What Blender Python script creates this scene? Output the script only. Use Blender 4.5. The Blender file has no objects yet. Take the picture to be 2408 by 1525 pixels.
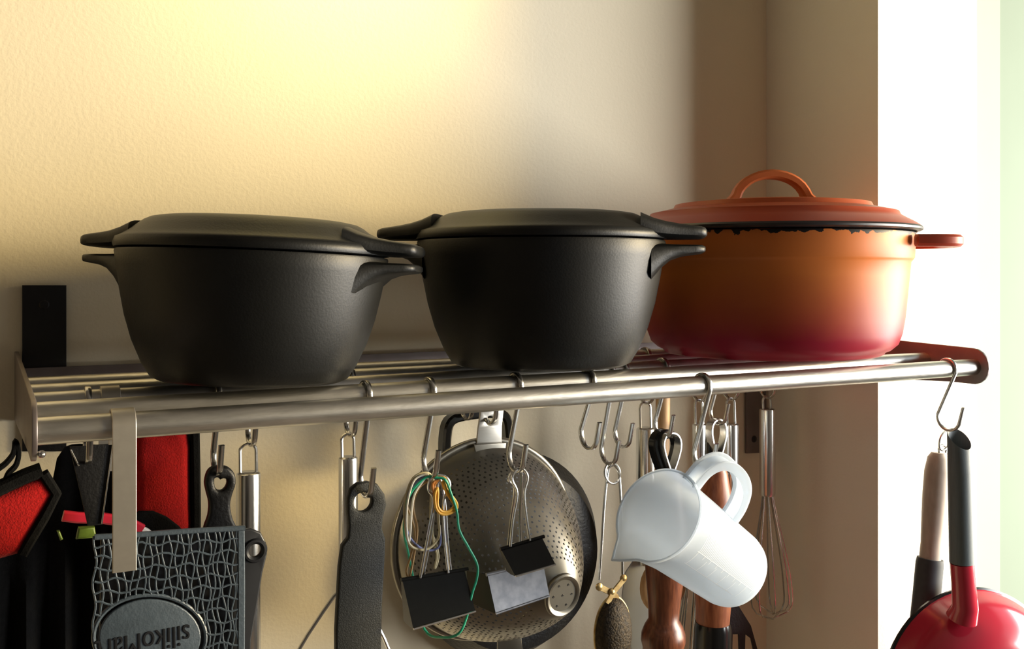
import bpy, bmesh, math, random
from mathutils import Vector, Matrix
random.seed(7)
PI = math.pi
scene = bpy.context.scene
COL = scene.collection

# ------------------------------------------------------------------ camera, world, lights, exposure
FOC, PCX, PHY, PSI = 2302.0, 1204.0, 646.0, math.radians(28.53)
CZ = 1.60
CAM = Vector((-0.0277, -0.891, CZ))
FW = Vector((math.sin(PSI), math.cos(PSI), 0)); RT = Vector((math.cos(PSI), -math.sin(PSI), 0))
cd = bpy.data.cameras.new('camera'); co = bpy.data.objects.new('camera', cd); COL.objects.link(co)
co.location = CAM; co.rotation_euler = (PI / 2, 0, -PSI)
cd.sensor_fit = 'HORIZONTAL'; cd.sensor_width = 36; cd.lens = 36 * FOC / 2408
cd.shift_y = -(762.5 - PHY) / 2408; cd.clip_start = 0.01
scene.camera = co

w = bpy.data.worlds.new('world'); scene.world = w; w.use_nodes = True
bg = w.node_tree.nodes['Background']; bg.inputs[0].default_value = (0.80, 0.92, 1.0, 1); bg.inputs[1].default_value = 1.0

def area(name, loc, target, sx, sy, power, color, spread=180):
    l = bpy.data.lights.new(name, 'AREA'); l.shape = 'RECTANGLE'; l.size = sx; l.size_y = sy
    l.energy = power; l.color = color; l.spread = math.radians(spread)
    o = bpy.data.objects.new(name, l); COL.objects.link(o); o.location = loc
    o.rotation_euler = (Vector(target) - Vector(loc)).to_track_quat('-Z', 'Y').to_euler()
    return o
area('window_daylight', (1.84, -1.02, CZ - 0.10), (0.0, -1.02, CZ - 0.10), 1.50, 0.80, 82, (1.0, 0.99, 0.97))
sp = bpy.data.lights.new('added_wall_glow_spot', 'SPOT'); sp.energy = 15; sp.color = (1.0, 0.84, 0.32)  # added lamp without a fixture, makes the yellow glow on the wall
sp.spot_size = math.radians(62); sp.spot_blend = 1.0; sp.shadow_soft_size = 0.05
so = bpy.data.objects.new('added_wall_glow_spot', sp); COL.objects.link(so); so.location = (0.33, -0.26, CZ + 0.62)
so.rotation_euler = (Vector((0.27, 0, CZ + 0.43)) - so.location).to_track_quat('-Z', 'Y').to_euler()

sl = bpy.data.lights.new('evening_sun', 'SUN'); sl.energy = 4.7; sl.color = (1.0, 0.72, 0.27); sl.angle = math.radians(11)
so = bpy.data.objects.new('evening_sun', sl); COL.objects.link(so); so.location = (3, -1.2, CZ + 0.4)
so.rotation_euler = Vector((-1, 0.42, -0.10)).to_track_quat('-Z', 'Y').to_euler()

vs = scene.view_settings
scene.display_settings.display_device = 'sRGB'
vs.view_transform = 'Standard'; vs.look = 'None'; vs.exposure = 0.0; vs.gamma = 1.0; vs.use_curve_mapping = False

def at(px, py, y):
    """the point of the plane y (parallel to the back wall) seen at picture position px, py"""
    d = FW + RT * ((px - PCX) / FOC) + Vector((0, 0, (PHY - py) / FOC))
    return CAM + d * ((y - CAM.y) / d.y)

# ------------------------------------------------------------------ materials
def mat(name, col, rough=0.5, metal=0.0, noise=0.0, nscale=60.0, bump=0.0, bscale=200.0, spec=0.5, stretch=None, coat=0.0, col2=None, sheen=0.0):
    m = bpy.data.materials.new(name); m.use_nodes = True
    nt = m.node_tree; b = nt.nodes['Principled BSDF']
    b.inputs['Base Color'].default_value = (*col, 1); b.inputs['Roughness'].default_value = rough
    b.inputs['Metallic'].default_value = metal; b.inputs['Specular IOR Level'].default_value = spec
    b.inputs['Coat Weight'].default_value = coat; b.inputs['Coat Roughness'].default_value = 0.1
    b.inputs['Sheen Weight'].default_value = sheen
    tc = nt.nodes.new('ShaderNodeTexCoord'); mp = nt.nodes.new('ShaderNodeMapping')
    nt.links.new(tc.outputs['Object'], mp.inputs[0])
    if stretch: mp.inputs['Scale'].default_value = stretch
    if noise > 0 or col2:
        n = nt.nodes.new('ShaderNodeTexNoise'); n.inputs['Scale'].default_value = nscale; n.inputs['Detail'].default_value = 5
        nt.links.new(mp.outputs[0], n.inputs[0])
        r = nt.nodes.new('ShaderNodeValToRGB')
        c2 = col2 or tuple(c * (1 - noise) for c in col)
        r.color_ramp.elements[0].color = (*c2, 1); r.color_ramp.elements[1].color = (*col, 1)
        r.color_ramp.elements[0].position = 0.35; r.color_ramp.elements[1].position = 0.65
        nt.links.new(n.outputs[0], r.inputs[0]); nt.links.new(r.outputs[0], b.inputs['Base Color'])
    if bump > 0:
        n2 = nt.nodes.new('ShaderNodeTexNoise'); n2.inputs['Scale'].default_value = bscale; n2.inputs['Detail'].default_value = 4
        nt.links.new(mp.outputs[0], n2.inputs[0])
        bp = nt.nodes.new('ShaderNodeBump'); bp.inputs['Strength'].default_value = bump; bp.inputs['Distance'].default_value = 0.002
        nt.links.new(n2.outputs[0], bp.inputs['Height']); nt.links.new(bp.outputs[0], b.inputs['Normal'])
    return m

M = {}
M['wall'] = mat('painted_plaster', (0.82, 0.735, 0.545), 0.75, noise=0.03, nscale=6, bump=0.14, bscale=330)
M['pier'] = mat('pier_plaster', (0.82, 0.77, 0.65), 0.95, spec=0.05, noise=0.03, nscale=6, bump=0.15, bscale=330)
M['jamb'] = mat('jamb_falloff_tone', (0.36, 0.43, 0.34), 0.95, spec=0.03, noise=0.03, nscale=8)  # middle tone painted to imitate brightness falling off from pier to recess
M['trim'] = mat('pale_green_paint', (0.26, 0.31, 0.25), 0.95, spec=0.03, noise=0.03, nscale=8)
M['room'] = mat('room_paint', (0.10, 0.085, 0.07), 0.9, noise=0.05)
M['left_paint'] = mat('left_wall_paint', (0.20, 0.17, 0.13), 0.9, noise=0.05)
M['floor'] = mat('floor_boards', (0.16, 0.11, 0.07), 0.6, noise=0.3, nscale=12, stretch=(1, 8, 1))
M['steel'] = mat('brushed_steel', (0.58, 0.56, 0.52), 0.33, 1.0, noise=0.10, nscale=90, stretch=(0.6, 14, 14), bump=0.05, bscale=160)
M['rail'] = mat('rail_steel', (0.62, 0.60, 0.55), 0.36, 1.0, noise=0.22, nscale=40, stretch=(1, 5, 5), bump=0.08, bscale=120)
M['plate'] = mat('end_plate_steel', (0.20, 0.17, 0.165), 0.45, 0.7, noise=0.12, nscale=50)
M['chrome'] = mat('polished_steel', (0.72, 0.72, 0.71), 0.24, 1.0, noise=0.06, nscale=30)
M['hook'] = mat('hook_steel', (0.60, 0.59, 0.56), 0.24, 1.0, noise=0.10, nscale=80)
M['blade'] = mat('blade_steel', (0.46, 0.50, 0.56), 0.35, 0.35, noise=0.08, nscale=40)
M['strap'] = mat('satin_strap', (0.42, 0.39, 0.34), 0.42, 0.85, noise=0.06, nscale=150)
M['colander'] = mat('colander_steel', (0.30, 0.285, 0.25), 0.32, 0.9, noise=0.12, nscale=40)
M['iron'] = mat('cast_iron', (0.0035, 0.004, 0.004), 0.47, 0.0, noise=0.3, nscale=60, bump=0.06, bscale=620, spec=0.32)
M['black'] = mat('black_plastic', (0.006, 0.006, 0.007), 0.45, noise=0.2, nscale=60, bump=0.2, bscale=400, spec=0.4)
M['stipple'] = mat('stippled_black_nylon', (0.016, 0.018, 0.0175), 0.55, noise=0.4, nscale=700, bump=0.3, bscale=1500, spec=0.35)
M['gloss_black'] = mat('black_lacquer', (0.008, 0.008, 0.008), 0.18, noise=0.1, spec=0.5)
M['tri_ply'] = mat('pan_black_coating', (0.012, 0.013, 0.014), 0.5, noise=0.4, nscale=90, bump=0.4, bscale=300)
M['black_cloth'] = mat('black_cloth', (0.006, 0.006, 0.006), 0.95, noise=0.3, nscale=300, bump=0.3, bscale=900, spec=0.1)
M['red_cloth'] = mat('red_cotton', (0.36, 0.006, 0.006), 0.9, noise=0.25, nscale=500, bump=0.4, bscale=900, spec=0.15, sheen=0.1)
M['red_plastic'] = mat('red_plastic', (0.62, 0.025, 0.05), 0.3, noise=0.1, nscale=30)
M['white_plastic'] = mat('white_plastic', (0.8, 0.76, 0.68), 0.4, noise=0.05)
M['green_plastic'] = mat('green_plastic', (0.10, 0.16, 0.02), 0.4, noise=0.25, nscale=200)
M['silicone'] = mat('blue_grey_silicone', (0.050, 0.070, 0.092), 0.42, noise=0.15, nscale=120, bump=0.15, bscale=500, spec=0.6)
M['silicone_dark'] = mat('dark_silicone', (0.010, 0.011, 0.014), 0.4, noise=0.15, nscale=120, spec=0.4)
M['red_enamel'] = mat('red_enamel', (0.46, 0.022, 0.045), 0.20, noise=0.10, nscale=14, coat=0.5)
M['grip'] = mat('grey_rubber_grip', (0.10, 0.125, 0.135), 0.55, noise=0.15, nscale=60, stretch=(20, 20, 1), bump=0.1)
M['beige'] = mat('beige_handle', (0.40, 0.33, 0.27), 0.6, noise=0.15, nscale=60, stretch=(4, 4, 1))
M['charcoal'] = mat('charcoal_paint', (0.035, 0.042, 0.048), 0.7, noise=0.2, nscale=80)
M['wood_red'] = mat('reddish_turned_wood', (0.20, 0.062, 0.026), 0.33, nscale=70, stretch=(6, 6, 0.7), col2=(0.10, 0.028, 0.012), bump=0.05)
M['wood_orange'] = mat('orange_brown_wood', (0.38, 0.13, 0.055), 0.4, nscale=60, stretch=(5, 5, 0.7), col2=(0.22, 0.06, 0.025))
M['wood_pale'] = mat('pale_spoon_wood', (0.62, 0.40, 0.20), 0.55, nscale=60, stretch=(6, 6, 0.8), col2=(0.48, 0.28, 0.13))
M['rust'] = mat('rusty_mesh', (0.045, 0.030, 0.014), 0.6, 0.5, nscale=350, col2=(0.012, 0.008, 0.005), bump=0.6, bscale=600)
M['brass'] = mat('tarnished_brass', (0.50, 0.38, 0.18), 0.42, 0.7, nscale=140, col2=(0.30, 0.18, 0.06))
M['clip_black'] = mat('clip_black_enamel', (0.005, 0.006, 0.006), 0.25, noise=0.3, nscale=200, spec=0.35)
M['clip_painted_sheen'] = mat('clip_painted_sheen', (0.52, 0.54, 0.58), 0.38, 0.75, nscale=120, col2=(0.36, 0.38, 0.43))  # silver colour stands in for window reflection on a glossy black clip
def rub(n, c): return mat(n, c, 0.5, noise=0.15, nscale=200)
M['rb_cream'] = rub('cream_rubber', (0.62, 0.55, 0.34)); M['rb_blue'] = rub('blue_rubber', (0.16, 0.19, 0.42))
M['rb_tan'] = rub('tan_rubber', (0.42, 0.26, 0.10)); M['rb_yellow'] = rub('yellow_rubber', (0.86, 0.46, 0.05))
M['rb_green'] = rub('green_rubber', (0.02, 0.42, 0.24)); M['rb_orange'] = rub('orange_rubber', (0.55, 0.20, 0.03))
M['rb_white'] = rub('white_rubber', (0.75, 0.72, 0.62))

def enamel(name, top, bottom, z0, z1, axis='z'):
    """volcanic enamel: the glaze itself runs from orange to dark red"""
    m = mat(name, top, 0.42, coat=0.0, spec=0.16); nt = m.node_tree; b = nt.nodes['Principled BSDF']
    tc = nt.nodes['Texture Coordinate']; sx = nt.nodes.new('ShaderNodeSeparateXYZ')
    nt.links.new(tc.outputs['Object'], sx.inputs[0])
    mr = nt.nodes.new('ShaderNodeMapRange'); mr.inputs[1].default_value = z0; mr.inputs[2].default_value = z1
    if axis == 'z': nt.links.new(sx.outputs[2], mr.inputs[0])
    else:
        ln = nt.nodes.new('ShaderNodeVectorMath'); ln.operation = 'LENGTH'
        cx = nt.nodes.new('ShaderNodeCombineXYZ'); nt.links.new(sx.outputs[0], cx.inputs[0]); nt.links.new(sx.outputs[1], cx.inputs[1])
        nt.links.new(cx.outputs[0], ln.inputs[0]); nt.links.new(ln.outputs['Value'], mr.inputs[0])
    n = nt.nodes.new('ShaderNodeTexNoise'); n.inputs['Scale'].default_value = 26; n.inputs['Detail'].default_value = 6
    ad = nt.nodes.new('ShaderNodeMath'); ad.operation = 'MULTIPLY_ADD'; ad.inputs[1].default_value = 0.25; ad.inputs[2].default_value = -0.125
    nt.links.new(tc.outputs['Object'], n.inputs[0]); nt.links.new(n.outputs[0], ad.inputs[0])
    a2 = nt.nodes.new('ShaderNodeMath'); nt.links.new(mr.outputs[0], a2.inputs[0]); nt.links.new(ad.outputs[0], a2.inputs[1])
    r = nt.nodes.new('ShaderNodeValToRGB'); e = r.color_ramp.elements
    e[0].color = (*bottom, 1); e[1].color = (*top, 1); e[0].position = 0.1; e[1].position = 0.9
    nt.links.new(a2.outputs[0], r.inputs[0]); nt.links.new(r.outputs[0], b.inputs['Base Color'])
    return m, r, b, nt, sx, n
m, *_ = enamel('lid_enamel', (0.30, 0.045, 0.022), (0.44, 0.115, 0.035), 0.05, 0.135, 'r'); M['lid_enamel'] = m
M['lid_enamel'].node_tree.nodes['Principled BSDF'].inputs['Roughness'].default_value = 0.38
m, r, b, nt, sx, n = enamel('body_enamel', (0.56, 0.16, 0.035), (0.26, 0.012, 0.026), 0.012, 0.085); M['body_enamel'] = m
# chipped black edge just under the rim
n2 = nt.nodes.new('ShaderNodeTexNoise'); n2.inputs['Scale'].default_value = 90; n2.inputs['Detail'].default_value = 4
nt.links.new(nt.nodes['Texture Coordinate'].outputs['Object'], n2.inputs[0])
ma = nt.nodes.new('ShaderNodeMath'); ma.operation = 'MULTIPLY_ADD'; ma.inputs[1].default_value = 0.020
nt.links.new(n2.outputs[0], ma.inputs[0]); nt.links.new(sx.outputs[2], ma.inputs[2])
gt = nt.nodes.new('ShaderNodeMath'); gt.operation = 'GREATER_THAN'; gt.inputs[1].default_value = 0.1235
nt.links.new(ma.outputs[0], gt.inputs[0])
mx = nt.nodes.new('ShaderNodeMix'); mx.data_type = 'RGBA'; mx.inputs[7].default_value = (0.012, 0.010, 0.010, 1)
nt.links.new(gt.outputs[0], mx.inputs[0]); nt.links.new(r.outputs[0], mx.inputs[6]); nt.links.new(mx.outputs[2], b.inputs['Base Color'])
M['bare_rim'] = mat('bare_black_rim', (0.020, 0.014, 0.015), 0.4, noise=0.3, nscale=90)

def translucent():
    m = bpy.data.materials.new('milky_polypropylene'); m.use_nodes = True; nt = m.node_tree
    b = nt.nodes['Principled BSDF']; out = nt.nodes['Material Output']
    b.inputs['Base Color'].default_value = (0.76, 0.82, 0.88, 1); b.inputs['Roughness'].default_value = 0.18
    tr = nt.nodes.new('ShaderNodeBsdfTranslucent'); tr.inputs[0].default_value = (0.86, 0.91, 0.96, 1)
    tp = nt.nodes.new('ShaderNodeBsdfTransparent'); tp.inputs[0].default_value = (0.95, 0.97, 1, 1)
    m1 = nt.nodes.new('ShaderNodeMixShader'); m1.inputs[0].default_value = 0.58
    m2 = nt.nodes.new('ShaderNodeMixShader'); m2.inputs[0].default_value = 0.24
    nt.links.new(b.outputs[0], m1.inputs[1]); nt.links.new(tr.outputs[0], m1.inputs[2])
    nt.links.new(m1.outputs[0], m2.inputs[1]); nt.links.new(tp.outputs[0], m2.inputs[2]); nt.links.new(m2.outputs[0], out.inputs[0])
    return m
M['jug'] = translucent()
M['print'] = mat('pale_print', (0.95, 0.97, 0.98), 0.5, noise=0.03)

# ------------------------------------------------------------------ mesh helpers (world coordinates)
class MB:
    def __init__(s): s.v = []; s.f = []
    def add(s, vs, fs):
        o = len(s.v); s.v += [Vector(p) for p in vs]; s.f += [[i + o for i in f] for f in fs]; return s
    def rings(s, rings, closed=False, cap0=True, cap1=True):
        n = len(rings[0]); vs = [p for r in rings for p in r]; fs = []
        k = len(rings)
        for i in range(k if closed else k - 1):
            a, b = i * n, ((i + 1) % k) * n
            for j in range(n):
                q = (j + 1) % n; fs.append([a + j, a + q, b + q, b + j])
        if not closed:
            if cap0: fs.append(list(range(n))[::-1])
            if cap1: fs.append([(k - 1) * n + j for j in range(n)])
        return s.add(vs, fs)
    def tube(s, pts, r, n=10, closed=False, smooth=0):
        pts = [Vector(p) for p in pts]
        if smooth: pts = spline(pts, smooth, closed)
        k = len(pts); rs = r if isinstance(r, (list, tuple)) else [r] * k
        if len(rs) != k: rs = [rs[min(len(rs) - 1, int(i * len(rs) / k))] for i in range(k)]
        tang = []
        for i in range(k):
            a = pts[(i - 1) % k] if closed or i > 0 else pts[i]; b = pts[(i + 1) % k] if closed or i < k - 1 else pts[i]
            t = (b - a); tang.append(t.normalized() if t.length > 1e-9 else Vector((0, 0, 1)))
        t0 = tang[0]; u = t0.orthogonal().normalized(); R = []
        for i in range(k):
            u = (u - tang[i] * u.dot(tang[i]));
            if u.length < 1e-6: u = tang[i].orthogonal()
            u.normalize(); vv = tang[i].cross(u)
            R.append([pts[i] + (u * math.cos(2 * PI * j / n) + vv * math.sin(2 * PI * j / n)) * rs[i] for j in range(n)])
        return s.rings(R, closed)
    def strip(s, pts, wdir, w, t, closed=False):
        """flat bar swept along pts; wdir is the direction of its width"""
        pts = [Vector(p) for p in pts]; wd = Vector(wdir).normalized(); k = len(pts); R = []
        ws = w if isinstance(w, (list, tuple)) else [w] * k
        for i in range(k):
            a = pts[(i - 1) % k] if closed or i > 0 else pts[i]; b = pts[(i + 1) % k] if closed or i < k - 1 else pts[i]
            tg = (b - a).normalized(); nn = tg.cross(wd).normalized()
            h, c = ws[i] / 2, t / 2; e = min(h, c) * 0.45
            prof = [(h, c - e), (h - e, c), (-h + e, c), (-h, c - e), (-h, -c + e), (-h + e, -c), (h - e, -c), (h, -c + e)]
            R.append([pts[i] + wd * p + nn * q for p, q in prof])
        return s.rings(R, closed)
    def lathe(s, prof, o=(0, 0, 0), ax=(0, 0, 1), n=48, cap0=False, cap1=False, sx=None, squash=1.0):
        o = Vector(o); ax = Vector(ax).normalized(); u = Vector(sx).normalized() if sx else ax.orthogonal().normalized()
        u = (u - ax * u.dot(ax)).normalized(); v = ax.cross(u)
        R = [[o + ax * z + (u * math.cos(2 * PI * j / n) + v * math.sin(2 * PI * j / n) * squash) * max(r, 1e-5) for j in range(n)] for r, z in prof]
        return s.rings(R, False, cap0, cap1)
    def box(s, a, b, bev=0.0):
        (x0, y0, z0), (x1, y1, z1) = a, b
        vs = [(x, y, z) for x in (x0, x1) for y in (y0, y1) for z in (z0, z1)]
        return s.add(vs, [[0, 1, 3, 2], [4, 6, 7, 5], [0, 4, 5, 1], [2, 3, 7, 6], [0, 2, 6, 4], [1, 5, 7, 3]])

def spline(pts, m, closed=False):
    k = len(pts); out = []
    for i in range(k if closed else k - 1):
        g = lambda q: pts[q % k] if closed else pts[max(0, min(k - 1, q))]
        a, b, c, d = g(i - 1), g(i), g(i + 1), g(i + 2)
        for j in range(m):
            t = j / m
            out.append(0.5 * ((2 * b) + (c - a) * t + (2 * a - 5 * b + 4 * c - d) * t * t + (3 * b - a - 3 * c + d) * t ** 3))
    if not closed: out.append(pts[-1].copy())
    return out

def finish(me, sharp=38):
    bm = bmesh.new(); bm.from_mesh(me); bmesh.ops.recalc_face_normals(bm, faces=bm.faces); bm.to_mesh(me); bm.free()
    me.shade_smooth(); me.set_sharp_from_angle(angle=math.radians(sharp))

def to_mesh(name, mb, sharp=38):
    if isinstance(mb, bpy.types.Mesh): return mb
    me = bpy.data.meshes.new(name); me.from_pydata([tuple(v) for v in mb.v], [], mb.f); me.update(); finish(me, sharp)
    return me

def plate(outline, y, depth, bevel=0.0006, holes=(), smooth=False):
    """a sheet with the given outline (world x, z), its middle at y; holes are outlines too. Returns a mesh"""
    cu = bpy.data.curves.new('sheet', 'CURVE'); cu.dimensions = '2D'; cu.fill_mode = 'BOTH'
    cu.extrude = max(depth / 2 - bevel, 0.00005); cu.bevel_depth = bevel; cu.bevel_resolution = 2; cu.offset = -bevel
    for poly in [outline, *holes]:
        s = cu.splines.new('POLY'); s.points.add(len(poly) - 1); s.use_cyclic_u = True
        for p, q in zip(s.points, poly): p.co = (q[0], q[1], 0, 1)
    ob = bpy.data.objects.new('sheet', cu); COL.objects.link(ob)
    bpy.context.view_layer.update(); dg = bpy.context.evaluated_depsgraph_get()
    me = bpy.data.meshes.new_from_object(ob.evaluated_get(dg)); bpy.data.objects.remove(ob); bpy.data.curves.remove(cu)
    me.transform(Matrix.Translation((0, y, 0)) @ Matrix.Rotation(PI / 2, 4, 'X'))
    bm = bmesh.new(); bm.from_mesh(me); bmesh.ops.remove_doubles(bm, verts=bm.verts, dist=1e-6); bm.to_mesh(me); bm.free()
    finish(me, 40); me.materials.clear()
    return me

def px_outline(pts, y, m=0):
    """picture positions -> outline in the plane y"""
    P = [at(a, b, y) for a, b in pts]
    if m: P = spline(P, m, True)
    return [(p.x, p.z) for p in P]
def circle(c, r, n=20): return [(c[0] + r * math.cos(2 * PI * i / n), c[1] + r * math.sin(2 * PI * i / n)) for i in range(n)]

def setp(o, label=None, cat=None, group=None, kind=None):
    for k, v in (('label', label), ('category', cat), ('group', group), ('kind', kind)):
        if v: o[k] = v
def thing(name, label, cat, loc, group=None):
    o = bpy.data.objects.new(name, None); COL.objects.link(o); o.location = loc; o.empty_display_size = 0.02
    setp(o, label, cat, group); return o
def root_loc(o):
    L = Vector((0, 0, 0))
    while o: L = L + o.location; o = o.parent
    return L
def part(name, mb, m, parent, label=None, kind=None, sharp=38):
    me = to_mesh(name, mb, sharp); me.transform(Matrix.Translation(-root_loc(parent)))
    me.materials.append(m); o = bpy.data.objects.new(name, me); COL.objects.link(o); o.parent = parent
    setp(o, label, None, None, kind); return o
def single(name, mb, m, label, cat, group=None, kind=None, sharp=38):
    me = to_mesh(name, mb, sharp)
    c = sum((v.co for v in me.vertices), Vector()) / len(me.vertices)
    me.transform(Matrix.Translation(-c)); me.materials.append(m)
    o = bpy.data.objects.new(name, me); COL.objects.link(o); o.location = c
    setp(o, label, cat, group, kind); return o
def struct(name, mb, m): return single(name, mb, m, None, None, None, 'structure', 30)

# ------------------------------------------------------------------ the room
CEIL, FRONT, LEFT, RIGHT = 2.55, -2.6, -1.6, 1.78
PX0, PX1, PY = 0.806, 0.985, -0.167
struct('wall_back', MB().box((LEFT, 0, 0), (PX0 + 0.02, 0.1, CEIL)), M['wall'])
b = MB()   # the pier, its right corner rounded
cr = 0.028
b.add([], [])
out = [(PX0, 0.0), (PX0, PY)] + [(PX1 - cr + cr * math.sin(a), PY + cr - cr * math.cos(a)) for a in [i * PI / 2 / 8 for i in range(9)]] + [(PX1, -0.128), (PX1, 0.1), (PX0, 0.1)]
b.rings([[Vector((x, y, 0)) for x, y in out], [Vector((x, y, CEIL)) for x, y in out]])
struct('wall_pier', b, M['pier'])
struct('wall_recess', MB().box((PX1, -0.126, 0), (RIGHT + 0.1, 0.0, CEIL)), M['trim'])
struct('trim_1', MB().box((PX1 + 0.003, -0.133, 0), (1.056, -0.126, CEIL)), M['jamb'])
struct('wall_left', MB().box((LEFT - 0.1, FRONT, 0), (LEFT, 0.1, CEIL)), M['left_paint'])
struct('wall_front', MB().box((LEFT, FRONT - 0.1, 0), (RIGHT, FRONT, CEIL)), M['room'])
struct('ceiling', MB().box((LEFT - 0.1, FRONT - 0.1, CEIL), (RIGHT + 0.1, 0.1, CEIL + 0.1)), M['room'])
struct('floor', MB().box((LEFT - 0.1, FRONT - 0.1, -0.1), (RIGHT + 0.1, 0.1, 0)), M['floor'])
WY0, WY1, WZ0, WZ1 = -1.85, -0.24, CZ - 0.57, CZ + 0.80
b = MB().box((RIGHT, FRONT, 0), (RIGHT + 0.1, WY0, CEIL)).box((RIGHT, WY1, 0), (RIGHT + 0.1, 0, CEIL))
b.box((RIGHT, WY0, 0), (RIGHT + 0.1, WY1, WZ0)).box((RIGHT, WY0, WZ1), (RIGHT + 0.1, WY1, CEIL))
struct('wall_right', b, M['room'])
fw = 0.03
b = MB().box((RIGHT, WY0, WZ0), (RIGHT + 0.05, WY0 + fw, WZ1)).box((RIGHT, WY1 - fw, WZ0), (RIGHT + 0.05, WY1, WZ1))
b.box((RIGHT, WY0 + fw, WZ0), (RIGHT + 0.05, WY1 - fw, WZ0 + fw)).box((RIGHT, WY0 + fw, WZ1 - fw), (RIGHT + 0.05, WY1 - fw, WZ1))
struct('window_1', b, M['white_plastic'])

# ------------------------------------------------------------------ the rack
RR = 0.0078
RAILS = [(-0.285, -0.0872), (-0.230, -0.0850), (-0.175, -0.0850), (-0.120, -0.0850), (-0.065, -0.0850)]
def depth_of(p): return (p - CAM).dot(FW)
def rad(px_width, p): return px_width / 2 / FOC * depth_of(p)      # radius of a round thing that looks px_width wide at p
SHELF = CZ - 0.0850 + RR + 0.0003
rack = thing('wall_rack', 'brushed steel wall rack of round rails with three cast pots on top', 'rack', (0.4, -0.14, CZ - 0.08))
for i, (y, z) in enumerate(RAILS):
    b = MB().tube([(0.0, y, CZ + z), (0.7995, y, CZ + z)], RR, 24)
    part('rail', b, M['rail'], rack)
def endplate(x):
    o = [(-0.002, -0.062), (-0.002, -0.118), (-0.10, -0.112), (-0.26, -0.1035)]
    c = (-0.2835, -0.0865); r = 0.0172
    o += [(c[0] + r * math.cos(a), c[1] + r * math.sin(a)) for a in [math.radians(-80 - i * 190 / 10) for i in range(11)]]
    o += [(-0.10, -0.0645)]
    me = plate([(y, CZ + z) for y, z in o], 0, 0.003, 0.0006)
    # sheet lies in x,z at y=0 -> turn so that its outline lies in y,z at x
    me.transform(Matrix(((0, 1, 0, x), (1, 0, 0, 0), (0, 0, 1, 0), (0, 0, 0, 1)))); finish(me, 40)
    return me
for x in (-0.0015, 0.8010):
    ep = part('end_plate', endplate(x), M['plate'], rack)
part('back_bar', MB().box((0.001, -0.0075, CZ - 0.098), (0.798, -0.0055, CZ - 0.0755)), M['plate'], rack)
b = MB().lathe([(0.0001, 0.003), (0.0016, 0.0024), (0.0022, 0)], (0.0022, -0.2945, CZ - 0.0985), (0, -1, 0), 12)
part('screw', b, M['chrome'], rack)
# flat wall brackets
o1 = px_outline([(52, 670), (156, 670), (156, 1060), (52, 1060)], -0.003)
br = part('wall_bracket', plate(o1, -0.003, 0.004, 0.0008), M['black'], rack, 'dark flat bracket')
c = at(104, 716, -0.006); part('screw', MB().lathe([(0.0001, 0.0012), (0.003, 0.001), (0.004, 0)], (c.x, -0.005, c.z), (0, -1, 0), 12), M['black'], br)
o1 = px_outline([(1752, 700), (1800, 700), (1800, 1063), (1754, 1065)], -0.003)
br = part('wall_bracket', plate(o1, -0.003, 0.004, 0.0008), M['plate'], rack)
c = at(1775, 1032, -0.006); part('screw', MB().lathe([(0.0001, 0.0014), (0.003, 0.001), (0.0042, 0)], (c.x, -0.005, c.z), (0, -1, 0), 12), M['black'], br)

# ------------------------------------------------------------------ S-hooks
def hook_path(drop):
    rt = RR + 0.0014; P = []
    for a in range(200, -21, -20): P.append((rt * math.cos(math.radians(a)), rt * math.sin(math.radians(a))))
    zb = -drop; r = 0.0118; cc = (0.0015, zb + r)
    for a in range(168, 350, 14): P.append((cc[0] + r * math.cos(math.radians(a)), cc[1] + r * math.sin(math.radians(a))))
    P.append((cc[0] + r + 0.0035, cc[1] + 0.011))
    return P
HOOKM = {}
def s_hook(px, rail, py, label, wd=0.0042):
    """px: picture column of the hook's middle, py: row of the inside of its lower bend"""
    y, z = RAILS[rail]; p = at(px, py, y); d = round(CZ + z - p.z, 3)
    if (d, wd) not in HOOKM:
        b = MB().strip([(0, -a, zz) for a, zz in hook_path(d)], (1, 0, 0), wd, 0.0021)
        me = to_mesh('s_hook', b, 50); me.materials.append(M['hook']); HOOKM[(d, wd)] = me
    o = bpy.data.objects.new('s_hook', HOOKM[(d, wd)]); COL.objects.link(o); o.location = (p.x, y, CZ + z)
    setp(o, label, 'hook', 'steel S-hooks on the rack')
    return Vector((p.x, y - 0.0015, CZ + z - d))     # inner bottom of the hook
H = {}
H['opener'] = s_hook(509, 2, 1112, 'flat steel S-hook carrying the black handle with the heart-shaped hole')
H['nylon'] = s_hook(859, 1, 1164, 'flat steel S-hook carrying the wide black stippled handle')
H['clip_a'] = s_hook(1009, 1, 1122, 'flat steel S-hook holding the rubber bands and the left binder clip')
H['clip_b'] = s_hook(1212, 1, 1106, 'flat steel S-hook holding the two stacked binder clips before the colander')
s_hook(1383, 1, 1054, 'empty steel S-hook, leftmost of the three between colander and jug')
H['infuser'] = s_hook(1430, 2, 1090, 'flat steel S-hook holding the ring of the rusty tea infuser tongs')
s_hook(1462, 2, 1050, 'empty steel S-hook just right of the tea infuser hook')
H['pestle'] = s_hook(1557, 2, 1029, 'steel S-hook holding the black teardrop loop left of the jug handle')
H['jug'] = s_hook(1652, 0, 1104, 'steel S-hook over the front rail holding the measuring jug')
H['brush'] = s_hook(1687, 3, 998, 'steel S-hook behind the jug handle holding a black teardrop loop')
H['red'] = s_hook(2228, 0, 1012, 'steel S-hook at the right rail end holding the red pan', 0.0036)
H['colander'] = s_hook(1150, 3, 995, 'steel S-hook through the hole of the colander tab')
H['u1'] = s_hook(590, 3, 1044, 'steel S-hook of the utensil behind the blue-grey silicone mat')
H['u2'] = s_hook(823, 3, 1024, 'steel S-hook of the potato masher behind the wide black handle')
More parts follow.
